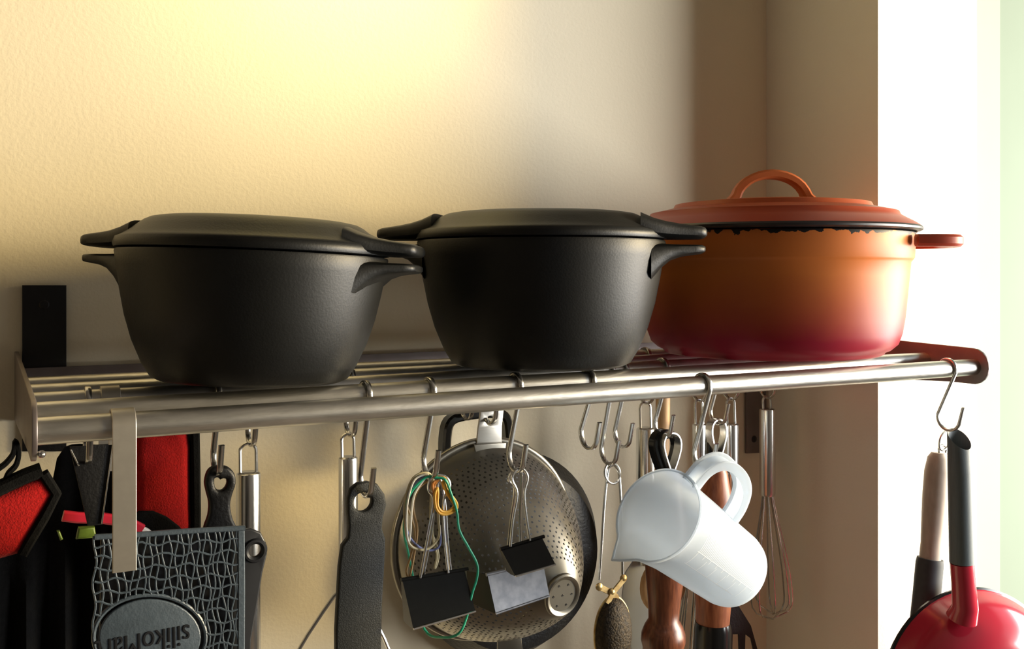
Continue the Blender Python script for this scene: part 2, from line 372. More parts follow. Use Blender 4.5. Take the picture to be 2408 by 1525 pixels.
H['u3'] = s_hook(1518, 4, 948, 'steel S-hook of the steel turner left of the wooden spoon')
H['u4'] = s_hook(1643, 4, 942, 'steel S-hook of the whisk handle seen left of the jug hook')
H['u5'] = s_hook(1717, 4, 938, 'steel S-hook of the serving fork right of the jug hook')
H['u6'] = s_hook(1803, 4, 934, 'steel S-hook of the rightmost whisk near the wall corner')
H['scraper'] = s_hook(206, 2, 1085, 'steel S-hook of the dark scraper under the left rail end')

# ------------------------------------------------------------------ black pots
def tab(mb, R, sgn, z0, prof, hl):
    """a tongue-like handle: prof = (x/R, half width/R, z bottom, z top) stations"""
    rings = []
    for x, hw, zb, zt in prof:
        ring = []
        for j in range(20):
            a = 2 * PI * j / 20; ca, sa = math.cos(a), math.sin(a)
            e = 0.45
            ring.append(Vector((sgn * x * R * hl, math.copysign(abs(ca) ** e, ca) * hw * R, z0 + (zb + zt) / 2 + math.copysign(abs(sa) ** e, sa) * (zt - zb) / 2)))
        rings.append(ring)
    return mb.rings(rings)
def black_pot(px, y, R, Hh, dome, rot, lean, label):
    x = at(px, 700, y).x; k = dome / 0.256
    t = thing('cast_iron_pot', label, 'pot', (x, y, SHELF))
    prof = [(0.0, 0.0), (0.62, 0.0), (0.68, 0.006), (0.725, 0.03), (0.785, 0.13), (0.86, 0.31), (0.915, 0.50), (0.955, 0.70), (0.985, 0.88), (1.0, 0.985), (0.995, 1.0), (0.955, 1.0), (0.93, 0.9), (0.85, 0.4), (0.68, 0.06), (0.0, 0.05)]
    body = MB().lathe([(r * R, z * Hh) for r, z in prof], n=72)
    lp = [(1.0, 0.085), (0.965, 0.10), (0.92, 0.13), (0.86, 0.175), (0.81, 0.212), (0.765, 0.234), (0.70, 0.246), (0.40, 0.254), (0.0, 0.256)]
    lid = MB().lathe([(0.0, Hh + 0.001), (0.95 * R, Hh + 0.001), (1.005 * R, Hh + 0.0015), (1.015 * R, Hh + 0.004)] + [(r * R, Hh + z * k) for r, z in lp], n=72)
    lh, bh = [], []; hl = 0.965 if R < 0.1 else 1.0
    s = R / 0.1
    for sg in (1, -1):
        lh.append(tab(MB(), R, sg, Hh, [(0.80, 0.50, 0.003, 0.0215 * s), (0.90, 0.46, 0.0022, 0.0172 * s), (1.0, 0.40, 0.0016, 0.0146 * s), (1.1, 0.345, 0.0014, 0.0130 * s), (1.2, 0.30, 0.0014, 0.0118 * s), (1.265, 0.27, 0.0014, 0.0110 * s), (1.295, 0.245, 0.0018, 0.0100 * s), (1.310, 0.205, 0.0032, 0.0080 * s)], hl))
        bh.append(tab(MB(), R, sg, Hh, [(0.88, 0.46, -0.032 * s, -0.0015), (0.95, 0.42, -0.0225 * s, -0.0024), (1.03, 0.37, -0.0158 * s, -0.0032), (1.12, 0.32, -0.0126 * s, -0.0035), (1.22, 0.275, -0.0112 * s, -0.0036), (1.275, 0.245, -0.0105 * s, -0.0038), (1.298, 0.20, -0.0092 * s, -0.0050)], hl))
    off = Matrix.Translation((x, y, SHELF)); RM = Matrix.Translation((0, 0, (0.0024 if R > 0.1 else 0.0) + R * 0.6 * abs(math.sin(lean)))) @ Matrix.Rotation(lean, 4, 'Y') @ Matrix.Rotation(rot, 4, 'Z')
    def put(name, mb, parent):
        me = to_mesh(name, mb, 50); me.transform(off @ RM); return part(name, me, M['iron'], parent)
    bo = put('body', body, t); [put('side_handle', q, bo) for q in bh]
    li = put('lid', lid, t); [put('lid_handle', q, li) for q in lh]
    return t
black_pot(590, -0.186, 0.0945, 0.0895, 0.0250, math.radians(-32), math.radians(2.2), 'smallest black cast iron pot with lid and tab handles, at the left rack end')
black_pot(1272, -0.185, 0.1030, 0.1024, 0.0240, math.radians(-36), 0, 'black cast iron pot with lid and tab handles in the middle of the rack')

# ------------------------------------------------------------------ orange casserole
oy, OR, OH = -0.187, 0.1345, 0.1128
ox = at(1813, 700, oy).x
oc = thing('casserole', 'round orange to dark red enamelled casserole with looped lid handle at the right', 'pot', (ox, oy, SHELF))
prof = [(0.0, 0.0), (0.70, 0.0), (0.735, 0.004), (0.755, 0.018), (0.765, 0.035), (0.80, 0.052), (0.845, 0.10), (0.872, 0.19), (0.890, 0.32), (0.905, 0.50), (0.917, 0.66), (0.926, 0.765), (0.940, 0.785), (0.948, 0.80), (0.953, 0.90), (0.958, 0.985), (0.955, 1.0), (0.91, 1.0), (0.90, 0.95), (0.86, 0.3), (0.74, 0.06), (0.0, 0.05)]
b = MB().lathe([(r * OR, z * OH) for r, z in prof], n=80)
def putm(name, mb, m, parent, Mx, **k):
    me = to_mesh(name, mb, 42); me.transform(Mx); return part(name, me, m, parent, **k)
LIFT = 0.0024      # the two larger pots stand on the hooks' loops
OM = Matrix.Translation((ox, oy, SHELF + LIFT)) @ Matrix.Rotation(-PSI, 4, 'Z')
OB = OM @ Matrix.Rotation(math.radians(-15), 4, 'Z')
body = putm('body', b, M['body_enamel'], oc, OB)
for sg in (1, -1):
    q = MB()
    R0 = OR * 0.945
    pts = [(sg * (R0 - 0.004), 0.050), (sg * (R0 + 0.018), 0.045), (sg * (R0 + 0.030), 0.033), (sg * (R0 + 0.0335), 0.0), (sg * (R0 + 0.030), -0.033), (sg * (R0 + 0.018), -0.045), (sg * (R0 - 0.004), -0.050)]
    pth = spline([Vector((a, c, OH - 0.008)) for a, c in pts], 5)
    q.strip(pth, (0, 0, 1), 0.0105, 0.013)
    putm('side_handle', q, M['body_enamel'] if False else M['lid_enamel'], body, OB)
q = MB().lathe([(0.755 * OR, 0.006), (0.766 * OR, 0.0045), (0.752 * OR, 0.0002), (0.70 * OR, -0.00005), (0.0, -0.00005)], n=80)
zl = OH + 0.0012
lp = [(0.0, zl), (0.955, zl), (0.985, zl + 0.0005), (1.0, zl + 0.0016), (1.002, zl + 0.0034), (0.992, zl + 0.0050)]
rimb = MB().lathe([(0.965 * OR, zl - 0.0006)] + [(r * OR, z) for r, z in lp[1:]], n=80)
ld = [(0.992, zl + 0.0050), (0.955, zl + 0.0085), (0.90, zl + 0.0125), (0.862, zl + 0.0155), (0.850, zl + 0.0190), (0.80, zl + 0.0205), (0.735, zl + 0.0225), (0.690, zl + 0.0235), (0.675, zl + 0.0275), (0.60, zl + 0.0282), (0.53, zl + 0.0295), (0.50, zl + 0.0298), (0.40, zl + 0.0300), (0.0, zl + 0.0305)]
lid = putm('lid', MB().lathe([(r * OR, z) for r, z in ld], n=80), M['lid_enamel'], oc, OM)
putm('lid_rim', rimb, M['bare_rim'], lid, OM, label='chipped black lid rim')
# loop handle
pts = []
for i in range(17):
    a = PI * i / 16; pts.append(Vector((-0.0330 * math.cos(a) * (1.0 + 0.06 * (1 - math.sin(a))), 0, zl + 0.0280 + 0.0285 * math.sin(a) ** 0.85)))
pts[0] = Vector((-0.0385, 0, zl + 0.0300)); pts[-1] = Vector((0.0385, 0, zl + 0.0300))
q = MB().strip(pts, (0, 1, 0), [0.024] + [0.019] + [0.016] * 13 + [0.019] + [0.024], 0.0085)
putm('lid_handle', q, M['lid_enamel'], lid, OM)

# ------------------------------------------------------------------ steel-handled utensils on the rear rail
def steel_handle(name, label, cat, hk, px_l, px_r, py_top, py_bot, y, loop_w=None, m='chrome'):
    """closed steel tube with a wire hanging loop; returns (thing, x, r)"""
    a, bb = at(px_l, py_top, y), at(px_r, py_top, y); x = (a.x + bb.x) / 2; r = rad(px_r - px_l, (a + bb) / 2)
    zt, zb = a.z, at(px_l, py_bot, y).z
    t = thing(name, label, cat, (x, y, zt))
    prof = [(0.0, 0.0005), (r * 0.80, 0.0005), (r * 0.97, -0.0006), (r, -0.002), (r * 1.0, -(zt - zb) + 0.003), (r * 0.9, -(zt - zb) + 0.0005), (r * 0.4, -(zt - zb))]
    h = part('handle', MB().lathe([(q, z) for q, z in prof][::-1], (x, y, zt), (0, 0, 1), 28, cap0=True), M[m], t)
    lw = (loop_w or r * 1.35) / 2; top = hk.z + 0.0016
    pts = [(-lw, zt - 0.002), (-lw, top - lw * 0.95)] + [(lw * math.cos(q), top - lw * 0.95 + lw * 0.95 * math.sin(q)) for q in [math.radians(160 - 20 * i) for i in range(8)]] + [(lw, top - lw * 0.95), (lw, zt - 0.002)]
    part('hanging_loop', MB().tube([(x + p, hk.y + (y - hk.y) * min(1, max(0, (top - z) / max(top - zt, 1e-4))), z) for p, z in pts], 0.00135, 8), M['chrome'], t)
    return t, x, r, zb
yU = -0.123
steel_handle('steel_utensil', 'polished steel tube handle hanging behind the blue-grey silicone mat', 'utensil', H['u1'], 556, 612, 1113, 1560, yU)
t, x, r, zb = steel_handle('potato_masher', 'steel masher with splayed wire legs behind the wide black handle', 'masher', H['u2'], 796, 841, 1076, 1385, yU)
pa, pb = at(790, 1390, yU), at(695, 1540, yU)
for lg in ([(x - 0.003, yU, zb + 0.004), (x - 0.006, yU, zb - 0.004), (pa.x - .002, yU, pa.z - .004), tuple(pb), (pb.x - 0.01, yU, pb.z - 0.03)],
           [(x + 0.003, yU, zb + 0.004), (x + 0.006, yU, zb - 0.004), tuple(at(893, 1480, yU)), tuple(at(918, 1535, yU)), tuple(at(950, 1590, yU))]):
    part('wire_leg', MB().tube(lg, 0.0016, 8, smooth=3), M['chrome'], t)
yR = -0.068
t, x, r, zb = steel_handle('steel_turner', 'steel turner with flat blade hanging behind the jug and turned wood handle', 'turner', H['u3'], 1496, 1541, 1008, 1330, yR)
o1 = px_outline([(1500, 1300), (1536, 1300), (1552, 1380), (1560, 1560), (1490, 1560), (1462, 1400), (1470, 1345)], yR, 0)
part('blade', plate(o1, yR, 0.0014, 0.0004), M['blade'], t)

def whisk(label, hk, pl, pr, pt, pb, plow, pxl, pxr, y):
    t, x, r, zb = steel_handle('whisk', label, 'whisk', hk, pl, pr, pt, pb, y, None)
    zl_ = at(pl, plow, y).z; xl, xr = at(pxl, plow - 40, y).x, at(pxr, plow - 40, y).x
    cxx = (xl + xr) / 2; hw = (xr - xl) / 2
    for k in range(4):
        a = PI * k / 4 + 0.35; pts = []
        for i in range(41):
            s = i / 40 * 2 - 1           # -1..1 across the loop
            d = 1 - abs(s)               # 0 at handle, 1 at the bottom
            ww = hw * (0.24 + 0.76 * math.sin(min(1, d * 1.12) * PI / 2) ** 1.3)
            if d > 0.86: ww *= math.sqrt(max(0, 1 - ((d - 0.86) / 0.14) ** 2))
            off = math.copysign(ww, s) if abs(s) > 1e-6 else 0
            pts.append((x + (cxx - x) * d + off * math.cos(a), y + off * math.sin(a) * 0.7, zb + 0.003 + (zl_ - zb) * d - 0.004 * d * math.cos(a * 2)))
        part('wire', MB().tube(pts, 0.0009, 6), M['hook'], t)
    return t
whisk('steel balloon whisk with long wires, rightmost utensil beside the wall corner', H['u6'], 1786, 1823, 962, 1168, 1462, 1776, 1858, yR)
whisk('steel whisk hanging behind the jug hook with wires showing below the jug', H['u4'], 1628, 1661, 998, 1230, 1600, 1590, 1652, yR)
t, x, r, zb = steel_handle('serving_fork', 'steel serving fork hanging behind the jug handle, dark tines below the jug', 'fork', H['u5'], 1702, 1737, 998, 1330, yR)
neck = px_outline([(1708, 1320), (1732, 1320), (1734, 1420), (1765, 1470), (1790, 1560), (1778, 1560), (1765, 1500), (1752, 1490), (1750, 1560), (1738, 1560), (1736, 1490), (1722, 1490), (1720, 1560), (1708, 1560), (1706, 1490), (1694, 1500), (1686, 1560), (1672, 1560), (1688, 1470), (1708, 1420)], yR)
part('fork_head', plate(neck, yR, 0.002, 0.0004), M['black'], t, 'dark fork head')

# ------------------------------------------------------------------ black pan flat against the wall
pc = at(1204, 1305, -0.022)
t = thing('frying_pan', 'black frying pan hanging flat on the wall behind the steel colander', 'pan', pc)
pr = [(0.0, 0.026), (0.075, 0.026), (0.086, 0.022), (0.0985, 0.0), (0.1015, -0.004), (0.0995, -0.0045), (0.084, 0.018), (0.0, 0.022)]
part('body', MB().lathe([(r * 1.03, z) for r, z in pr], pc, (0, -1, 0), 64), M['tri_ply'], t)
hp = [at(a, bq, -0.05) for a, bq in [(1046, 1085), (1046, 1030), (1056, 990), (1090, 976), (1150, 970), (1182, 976), (1192, 1010), (1196, 1090)]]
part('loop_handle', MB().strip(spline(hp, 4), (0, 1, 0), 0.014, 0.0088), M['gloss_black'], t)
hk0 = at(1120, 985, -0.05)
s_h = s_hook(1096, 4, 984, 'steel S-hook of the black frying pan behind the colander')

# ------------------------------------------------------------------ perforated colander
yc = -0.110
cc = at(1141, 1264, yc); CRr = 0.0865
tip = at(1321, 1398, -0.190)
t = thing('colander', 'perforated steel conical colander hanging by its tab, small round foot at lower right', 'colander', cc)
axd = tip - cc
def ring_at(s, r, n, ph=0.0):
    o = cc + axd * s
    # rings turn gradually from the wall plane to the facing of the foot
    return [o + Vector((math.cos(2 * PI * (j + ph) / n) * r, 0.0, math.sin(2 * PI * (j + ph) / n) * r)) for j in range(n)]
def cone_r(s): return CRr * (1 - s) ** 0.9 * 0.985 + 0.0155 * (1 - (1 - s) ** 0.9) if s < 1 else 0.0155
NS, NC = 26, 84
b = MB()
ss = [0.0, 0.06, 0.12] + [0.12 + 0.80 * (i + 1) / NS for i in range(NS)] + [0.96, 1.0]
prof = []
for s in ss:
    rr = 0.0165 + (CRr - 0.0165) * (1 - s ** 1.55)
    prof.append((s, rr))
allr = [ring_at(s, rr, NC) for s, rr in prof]
for i in range(len(allr) - 1):
    A, B = allr[i], allr[i + 1]
    per = 3 <= i < len(allr) - 3
    for j in range(NC):
        q = (j + 1) % NC; c4 = [A[j], A[q], B[q], B[j]]
        wcell = (A[j] - A[q]).length
        holed = per and ((j + (i % 2)) % 2 == 0 if wcell < 0.0045 else True) and wcell > 0.0016
        if not holed: b.add(c4, [[0, 1, 2, 3]]); continue
        ctr = sum(c4, Vector()) / 4; sh = (0.18 if i % 2 else -0.18)
        ctr = ctr + (A[q] - A[j]) * sh
        u, v = (c4[1] - c4[0]), (c4[3] - c4[0]); hrad = 0.00105
        un, vn = u.normalized(), v.normalized()
        hole = [ctr + un * hrad * math.cos(g) + vn * hrad * math.sin(g) for g in [math.radians(225 + 45 * k) for k in range(8)]]
        vsn = c4 + hole   # corners 0..3 at angles 225, 315, 45, 135 -> hole 4,6,8,10
        b.add(vsn, [[0, 1, 6, 5, 4], [1, 2, 8, 7, 6], [2, 3, 10, 9, 8], [3, 0, 4, 11, 10]])
me = to_mesh('bowl', b, 60)
bm = bmesh.new(); bm.from_mesh(me); bmesh.ops.remove_doubles(bm, verts=bm.verts, dist=1e-6); bmesh.ops.recalc_face_normals(bm, faces=bm.faces); bm.to_mesh(me); bm.free(); me.shade_smooth()
part('bowl', me, M['colander'], t)
part('rim', MB().tube([cc + Vector((math.cos(2 * PI * j / 72) * CRr * 1.01, 0, math.sin(2 * PI * j / 72) * CRr * 1.01)) for j in range(72)], 0.0032, 10, True), M['colander'], t)
fdir = (Vector((0.12, -1, -0.10))).normalized()
ft = part('foot', MB().lathe([(0.0, 0.0012), (0.0135, 0.0012), (0.0150, 0.0026), (0.0168, 0.0030), (0.0182, 0.0018), (0.0184, -0.001), (0.0165, -0.004)], tip, fdir, 40), M['colander'], t)
u = fdir.orthogonal().normalized(); v = fdir.cross(u)
for k in range(7):
    a = 2 * PI * k / 6 + 0.2; q = tip + fdir * 0.00125 + ((u * math.cos(a) + v * math.sin(a)) * 0.0098 if k < 6 else Vector())
    part('foot_hole', MB().lathe([(0.0, 0.0002), (0.0009, 0.0003), (0.0011, 0.0)], q, fdir, 10), M['black'], ft)
o1 = px_outline([(1128, 966), (1182, 963), (1178, 1000), (1178, 1042), (1118, 1046), (1122, 1005)], yc - 0.002)
hc = at(1150, 988, yc - 0.002)
part('hanging_tab', plate(o1, yc - 0.003, 0.0022, 0.0005, [circle((hc.x, hc.z), 0.0042)]), M['steel'], t)
o1 = px_outline([(1112, 1044), (1188, 1040), (1186, 1062), (1170, 1075), (1140, 1080), (1118, 1070)], yc - 0.006)
part('tab_mount', plate(o1, yc - 0.007, 0.002, 0.0006), M['colander'], t)
o1 = px_outline([(1168, 1488), (1222, 1484), (1232, 1570), (1168, 1570)], yc - 0.002)
part('lower_tab', plate(o1, yc - 0.003, 0.002, 0.0005), M['colander'], t)

# ------------------------------------------------------------------ binder clips and rubber bands
def binder(label, tl, tr, bl, br_, y0, dy, depth, m, wires, mw='chrome', yw=None, ribs=True):
    A, B, C, D = at(*tl, y0), at(*tr, y0), at(*br_, y0 - dy), at(*bl, y0 - dy)
    back = [p + Vector((0, 0.003, 0)) for p in (A, B)] + [p + Vector((0, depth, 0.0)) for p in (C, D)]
    t = thing('binder_clip', label, 'clip', (A + B + C + D) / 4)
    b = MB()
    th = 0.0006
    # sprung steel: front cheek, spine, back cheek as one folded sheet, open ends closed by nothing
    def fold(Pl, Pr):
        return [Pl, Pr]
    prof_l = [A, A + (D - A) * 0.5, D, D + Vector((0, depth * 0.5, -0.0006)), back[3], A + Vector((0, 0.003, 0))]
    prof_r = [B, B + (C - B) * 0.5, C, C + Vector((0, depth * 0.5, -0.0006)), back[2], B + Vector((0, 0.003, 0))]
    b.rings([prof_l, prof_r])
    body = part('body', b, m, t, sharp=20)
    part('pivot', MB().tube([A + (A - B) * 0.02, B + (B - A) * 0.06], 0.0014, 10), m if mw == 'chrome' else M[mw], body)
    q = MB().tube([D + (D - C) * 0.0 + Vector((0, -0.0003, 0)), C + Vector((0, -0.0003, 0))], 0.0008, 8)
    part('spine_edge', q, M['chrome'] if ribs else m, body)
    for wr in wires:
        yy = yw if yw is not None else y0 - 0.002
        part('wire_handle', MB().tube([at(a, c, yy + e) for a, c, e in wr], 0.00105, 8, smooth=4), M['chrome'], t)
    return t
binder('large black binder clip holding rubber bands, left of the colander centre', (946, 1362), (1092, 1338), (972, 1478), (1118, 1436), -0.236, 0.010, 0.018, M['clip_black'],
       [[(988, 1358, 0), (1005, 1265, 0), (1020, 1178, 0), (1008, 1152, 0), (1010, 1130, 0), (1020, 1118, .001), (1038, 1117, .001), (1052, 1124, 0), (1058, 1142, 0), (1046, 1166, 0), (1042, 1200, 0), (1046, 1270, 0), (1054, 1346, 0)],
        [(994, 1358, .006), (1012, 1265, .005), (1024, 1180, .004), (1034, 1125, .004), (1046, 1180, .004), (1052, 1270, .005), (1060, 1344, .006)]])
binder('black binder clip, upper of the two clips in front of the colander', (1178, 1290), (1274, 1262), (1212, 1354), (1306, 1326), -0.238, 0.012, 0.014, M['clip_black'],
       [[(1200, 1284, 0), (1206, 1220, 0), (1216, 1160, 0), (1204, 1128, 0), (1208, 1112, 0), (1220, 1102, .001), (1232, 1104, .001), (1240, 1116, 0), (1240, 1130, 0), (1233, 1160, 0), (1238, 1215, 0), (1246, 1270, 0)]])
binder('silver faced black binder clip, sheen painted in, lower of two before the colander', (1146, 1350), (1276, 1318), (1166, 1442), (1292, 1400), -0.214, 0.008, 0.018, M['clip_painted_sheen'],
       [[(1190, 1340, 0), (1200, 1230, 0), (1210, 1150, -.006), (1196, 1128, -.010), (1206, 1106, -.012), (1224, 1104, -.012), (1226, 1150, -.008), (1222, 1230, 0), (1226, 1330, 0)]], ribs=False)
# black end cheek of the clip with the painted silver sheen
tcl = [o for o in COL.objects if o.get('label', '').startswith('silver faced')][0]
Aq, Dq = at(1146, 1350, -0.214), at(1166, 1442, -0.222)
part('end_cheek', MB().add([Aq + Vector((-.0004, 0, 0)), Dq + Vector((-.0004, 0, 0)), Dq + Vector((-0.012, 0.024, 0.004)), Aq + Vector((-0.010, 0.016, 0.0)), Aq + Vector((-.0004, .004, 0)), Dq + Vector((0, .022, 0))],
     [[0, 1, 2, 3], [0, 3, 4], [1, 5, 2], [3, 2, 5, 4]]), M['clip_black'], tcl, 'black end cheek')

def band(label, col, zpts, y, r=0.00085, dz=None):
    P = []
    for i, p in enumerate(zpts):
        px, py = 920 + p[0] / 2.7, 960 + p[1] / 2.7
        P.append(at(px, py, y + (p[2] if len(p) > 2 else 0)))
    b = MB().tube(P, r, 8, True, smooth=5)
    single('rubber_band', b, M[col], label, 'rubber band', 'rubber bands on the S-hook')
yb = -0.2365
band('cream rubber band, wide loop left of the clip wires', 'rb_cream', [(220, 408), (140, 440), (92, 560), (84, 700), (110, 850), (180, 895), (250, 880), (303, 810), (300, 700), (285, 560), (262, 440)], yb + 0.002, 0.0009)
band('blue rubber band looped beside the cream one', 'rb_blue', [(260, 432), (190, 440), (120, 520), (92, 640), (105, 790), (180, 880), (265, 898), (312, 850), (300, 700), (285, 560), (285, 455)], yb + 0.004)
band('tan rubber band hanging left with a long droop', 'rb_tan', [(240, 425), (150, 470), (100, 600), (132, 700), (150, 800), (128, 920), (96, 1030), (118, 1060), (150, 900), (165, 760), (140, 620), (180, 500), (262, 445)], yb + 0.0055)
band('white rubber band knotted among the loops', 'rb_white', [(230, 415), (150, 450), (110, 560), (96, 680), (100, 800), (112, 845), (122, 770), (130, 650), (150, 540), (205, 455)], yb + 0.0005)
band('pale rubber band drooping behind the left clip wire', 'rb_cream', [(262, 445), (250, 600), (252, 760), (285, 860), (300, 940), (285, 1000), (276, 1010), (290, 930), (270, 850), (262, 760), (265, 600), (275, 460)], yb + 0.0065, 0.0008)
band('yellow rubber band in a short open loop over the clip wires', 'rb_yellow', [(292, 505), (278, 545), (282, 620), (310, 664), (360, 668), (410, 640), (414, 600), (380, 550), (350, 510), (338, 470), (330, 462), (336, 500), (362, 550), (398, 606), (392, 632), (355, 655), (316, 650), (294, 610), (296, 540)], yb - 0.004, 0.0011)
band('orange rubber band tight around the hook end', 'rb_orange', [(268, 470), (262, 500), (280, 560), (286, 600), (276, 560), (270, 500), (290, 460), (300, 455)], yb - 0.003, 0.0011)
band('long green rubber band hanging in a wide loop round the left clip', 'rb_green', [(345, 455), (380, 540), (416, 650), (432, 770), (490, 880), (544, 985), (545, 1070), (512, 1180), (480, 1320), (430, 1425), (330, 1452, .012), (210, 1400, .034), (140, 1080, .036), (108, 920, .03), (80, 760, .014), (112, 560, .008), (215, 440, .006), (290, 440, .003)], yb - 0.006, 0.00095)

# ------------------------------------------------------------------ wide black stippled handle
yN = -0.2335
o1 = px_outline([(838, 1134), (862, 1130), (885, 1136), (902, 1160), (906, 1185), (898, 1215), (896, 1240), (904, 1266), (903, 1300), (896, 1420), (893, 1600), (787, 1600), (787, 1480), (795, 1330), (802, 1280), (816, 1262), (818, 1235), (815, 1200), (815, 1170), (822, 1148)], yN)
hc = at(851, 1178, yN)
single('nylon_turner', plate(o1, yN, 0.006, 0.0016, [circle((hc.x, hc.z), 0.0067)]), M['stipple'], 'wide flat black stippled nylon handle with round hole, left of the colander', 'utensil')
# black opener-like handle with a heart-shaped hole
yO = -0.1765
o1 = px_outline([(515, 1094), (535, 1096), (550, 1112), (553, 1135), (545, 1160), (540, 1185), (545, 1215), (556, 1240), (570, 1290), (572, 1420), (468, 1420), (470, 1290), (478, 1240), (488, 1210), (490, 1180), (484, 1155), (480, 1132), (486, 1108), (498, 1096)], yO, 3)
hh = px_outline([(503, 1124), (512, 1121), (517, 1126), (524, 1123), (532, 1126), (532, 1138), (524, 1149), (513, 1151), (504, 1142)], yO, 2)
single('bottle_opener', plate(o1, yO, 0.008, 0.0025, [hh]), M['black'], 'black waisted handle with a heart-shaped hole, above the silicone mat', 'utensil')

# ------------------------------------------------------------------ flat steel strap over the front rail
yS = RAILS[0][0] - RR - 0.0016
pl, pr_ = at(264, 1000, yS), at(321, 1000, yS); xs = (pl.x + pr_.x) / 2; wS = pr_.x - pl.x
zbot = at(290, 1343, yS).z; zr = CZ + RAILS[0][1]
pth = [(xs, RAILS[0][0] + RR + 0.0016, zr - 0.012)] + [(xs, RAILS[0][0] - (RR + 0.0016) * math.cos(a), zr + (RR + 0.0016) * math.sin(a)) for a in [PI - i * PI / 12 for i in range(13)]] + [(xs, yS, zr - 0.03), (xs, yS, zbot)]
single('steel_strap', MB().strip(pth, (1, 0, 0), wS, 0.0018), M['strap'], 'wide flat satin steel strap hooked over the left end of the front rail', 'strap')
yS2 = RAILS[2][0]
p1, p2 = at(238, 935, yS2 - RR), at(284, 935, yS2 - RR); zr = CZ + RAILS[2][1]
pth = [((p1.x + p2.x) / 2, yS2 - (RR + 0.0012) * math.cos(a), zr + (RR + 0.0012) * math.sin(a)) for a in [PI - i * PI / 12 for i in range(12)]]
pth = [(pth[0][0], yS2 + RR + 0.0012, zr - 0.05)] + pth
single('steel_strap', MB().strip(pth, (1, 0, 0), p2.x - p1.x, 0.0016), M['strap'], 'short flat steel strap end folded over an inner rail at the left', 'strap')

# ------------------------------------------------------------------ blue-grey silicone mat
yM = -0.262
mt = thing('silicone_mat', 'folded blue-grey silicone mat with wavy lattice and oval emblem behind the steel strap', 'mat', at(450, 1400, yM))
bk = px_outline([(236, 1262), (420, 1252), (590, 1241), (612, 1250), (625, 1275), (627, 1300), (616, 1345), (604, 1420), (590, 1500), (584, 1600), (232, 1610)], yM + 0.006)
ec = at(598, 1292, yM + 0.006)
bkp = part('back_layer', plate(bk, yM + 0.006, 0.004, 0.0012, [circle((ec.x, ec.z), 0.0042)]), M['silicone_dark'], mt, 'dark back layer with an eyelet')
part('eyelet', MB().lathe([(0.0042, 0.0002), (0.0058, 0.0016), (0.0072, 0.0014), (0.0080, 0.0)], (ec.x, yM + 0.004, ec.z), (0, -1, 0), 28), M['silicone_dark'], bkp)
lay = MB()
def Mx(a, c): return at(a, c, yM)
rnd = random.Random(3)
ell_c, ell_a, ell_b = (352, 1497), 120, 90
def in_ell(a, c, g=1.0): return ((a - ell_c[0] + 0.0) / (ell_a * g)) ** 2 + ((c - ell_c[1]) / (ell_b * g)) ** 2 < 1
top = lambda a: 1252 - (a - 318) * 0.046
# vertical strands get closer towards the right, as the mat curves away
xs_ = []; a = 222
while a < 560: xs_.append(a); a += 17.5 - (a - 240) * 0.022
rows = [0]
rr_ = 0
for k in range(11): rr_ += 27; rows.append(rr_)
def rung(a, k): return top(a) + rows[k] + 4.5 * math.sin(a * 0.085 + k * 1.7) + (rnd.random() - 0.5) * 2
for i, a0 in enumerate(xs_):
    pts = []; ph = rnd.random() * 6
    for q in range(0, 32):
        c = top(a0) + 3 + q * 9.5; a = a0 + 4.2 * math.sin(c * 0.062 + ph) + 1.5 * math.sin(c * 0.021 + i)
        if in_ell(a, c, 1.07):
            if len(pts) > 1: lay.tube(pts, 0.00062, 6)
            pts = []; continue
        pts.append(Mx(a, c) + Vector((0, -0.0006, 0)))
    if len(pts) > 1: lay.tube(pts, 0.00062, 6)
for k in range(1, len(rows)):
    pts = []
    a = 222.0
    while a <= 566:
        c = rung(a, k)
        if in_ell(a, c, 1.07):
            if len(pts) > 1: lay.tube(pts, 0.00072, 6)
            pts = []
        else: pts.append(Mx(a, c) + Vector((0, -0.0006, 0)))
        a += 8
    if len(pts) > 1: lay.tube(pts, 0.00072, 6)
part('lattice', lay, M['silicone'], mt, kind='stuff')
fr = MB()
e = [(222, 1262), (318, 1257), (440, 1248), (576, 1241)]
fr.strip(spline([Mx(*q) for q in e], 3), (0, 1, 0), 0.003, 0.0032)
part('border', fr, M['silicone'], mt)
part('border', MB().strip([Mx(566, 1246), Mx(567, 1380), Mx(566, 1600)], (0, 1, 0), 0.003, 0.0046), M['silicone'], mt)
eo = [(Mx(ell_c[0] + ell_a * math.cos(q), ell_c[1] + ell_b * math.sin(q))) for q in [2 * PI * i / 40 for i in range(40)]]
em = part('emblem', plate([(p.x, p.z) for p in eo], yM, 0.0024, 0.0009), M['silicone'], mt)
part('emblem_ring', MB().tube([Mx(ell_c[0] + ell_a * 1.10 * math.cos(q), ell_c[1] + ell_b * 1.10 * math.sin(q)) for q in [2 * PI * i / 56 for i in range(56)]], 0.0013, 8, True), M['silicone'], em)
tcu = bpy.data.curves.new('word', 'FONT'); tcu.body = 'silikoMart'; tcu.size = 0.0195; tcu.extrude = 0.0006; tcu.align_x = 'LEFT'; tcu.offset = -0.0001
tob = bpy.data.objects.new('word', tcu); COL.objects.link(tob); bpy.context.view_layer.update()
tme = bpy.data.meshes.new_from_object(tob.evaluated_get(bpy.context.evaluated_depsgraph_get())); bpy.data.objects.remove(tob)
tme.materials.clear()
sp_ = Mx(447, 1464); 
tme.transform(Matrix.Translation((sp_.x, yM - 0.0012, sp_.z)) @ Matrix.Rotation(PI / 2, 4, 'X') @ Matrix.Rotation(PI + 0.02, 4, 'Z') @ Matrix.Diagonal((0.70, 1.0, 1, 1)))
part('lettering', tme, M['silicone_dark'], em, 'dark raised lettering')

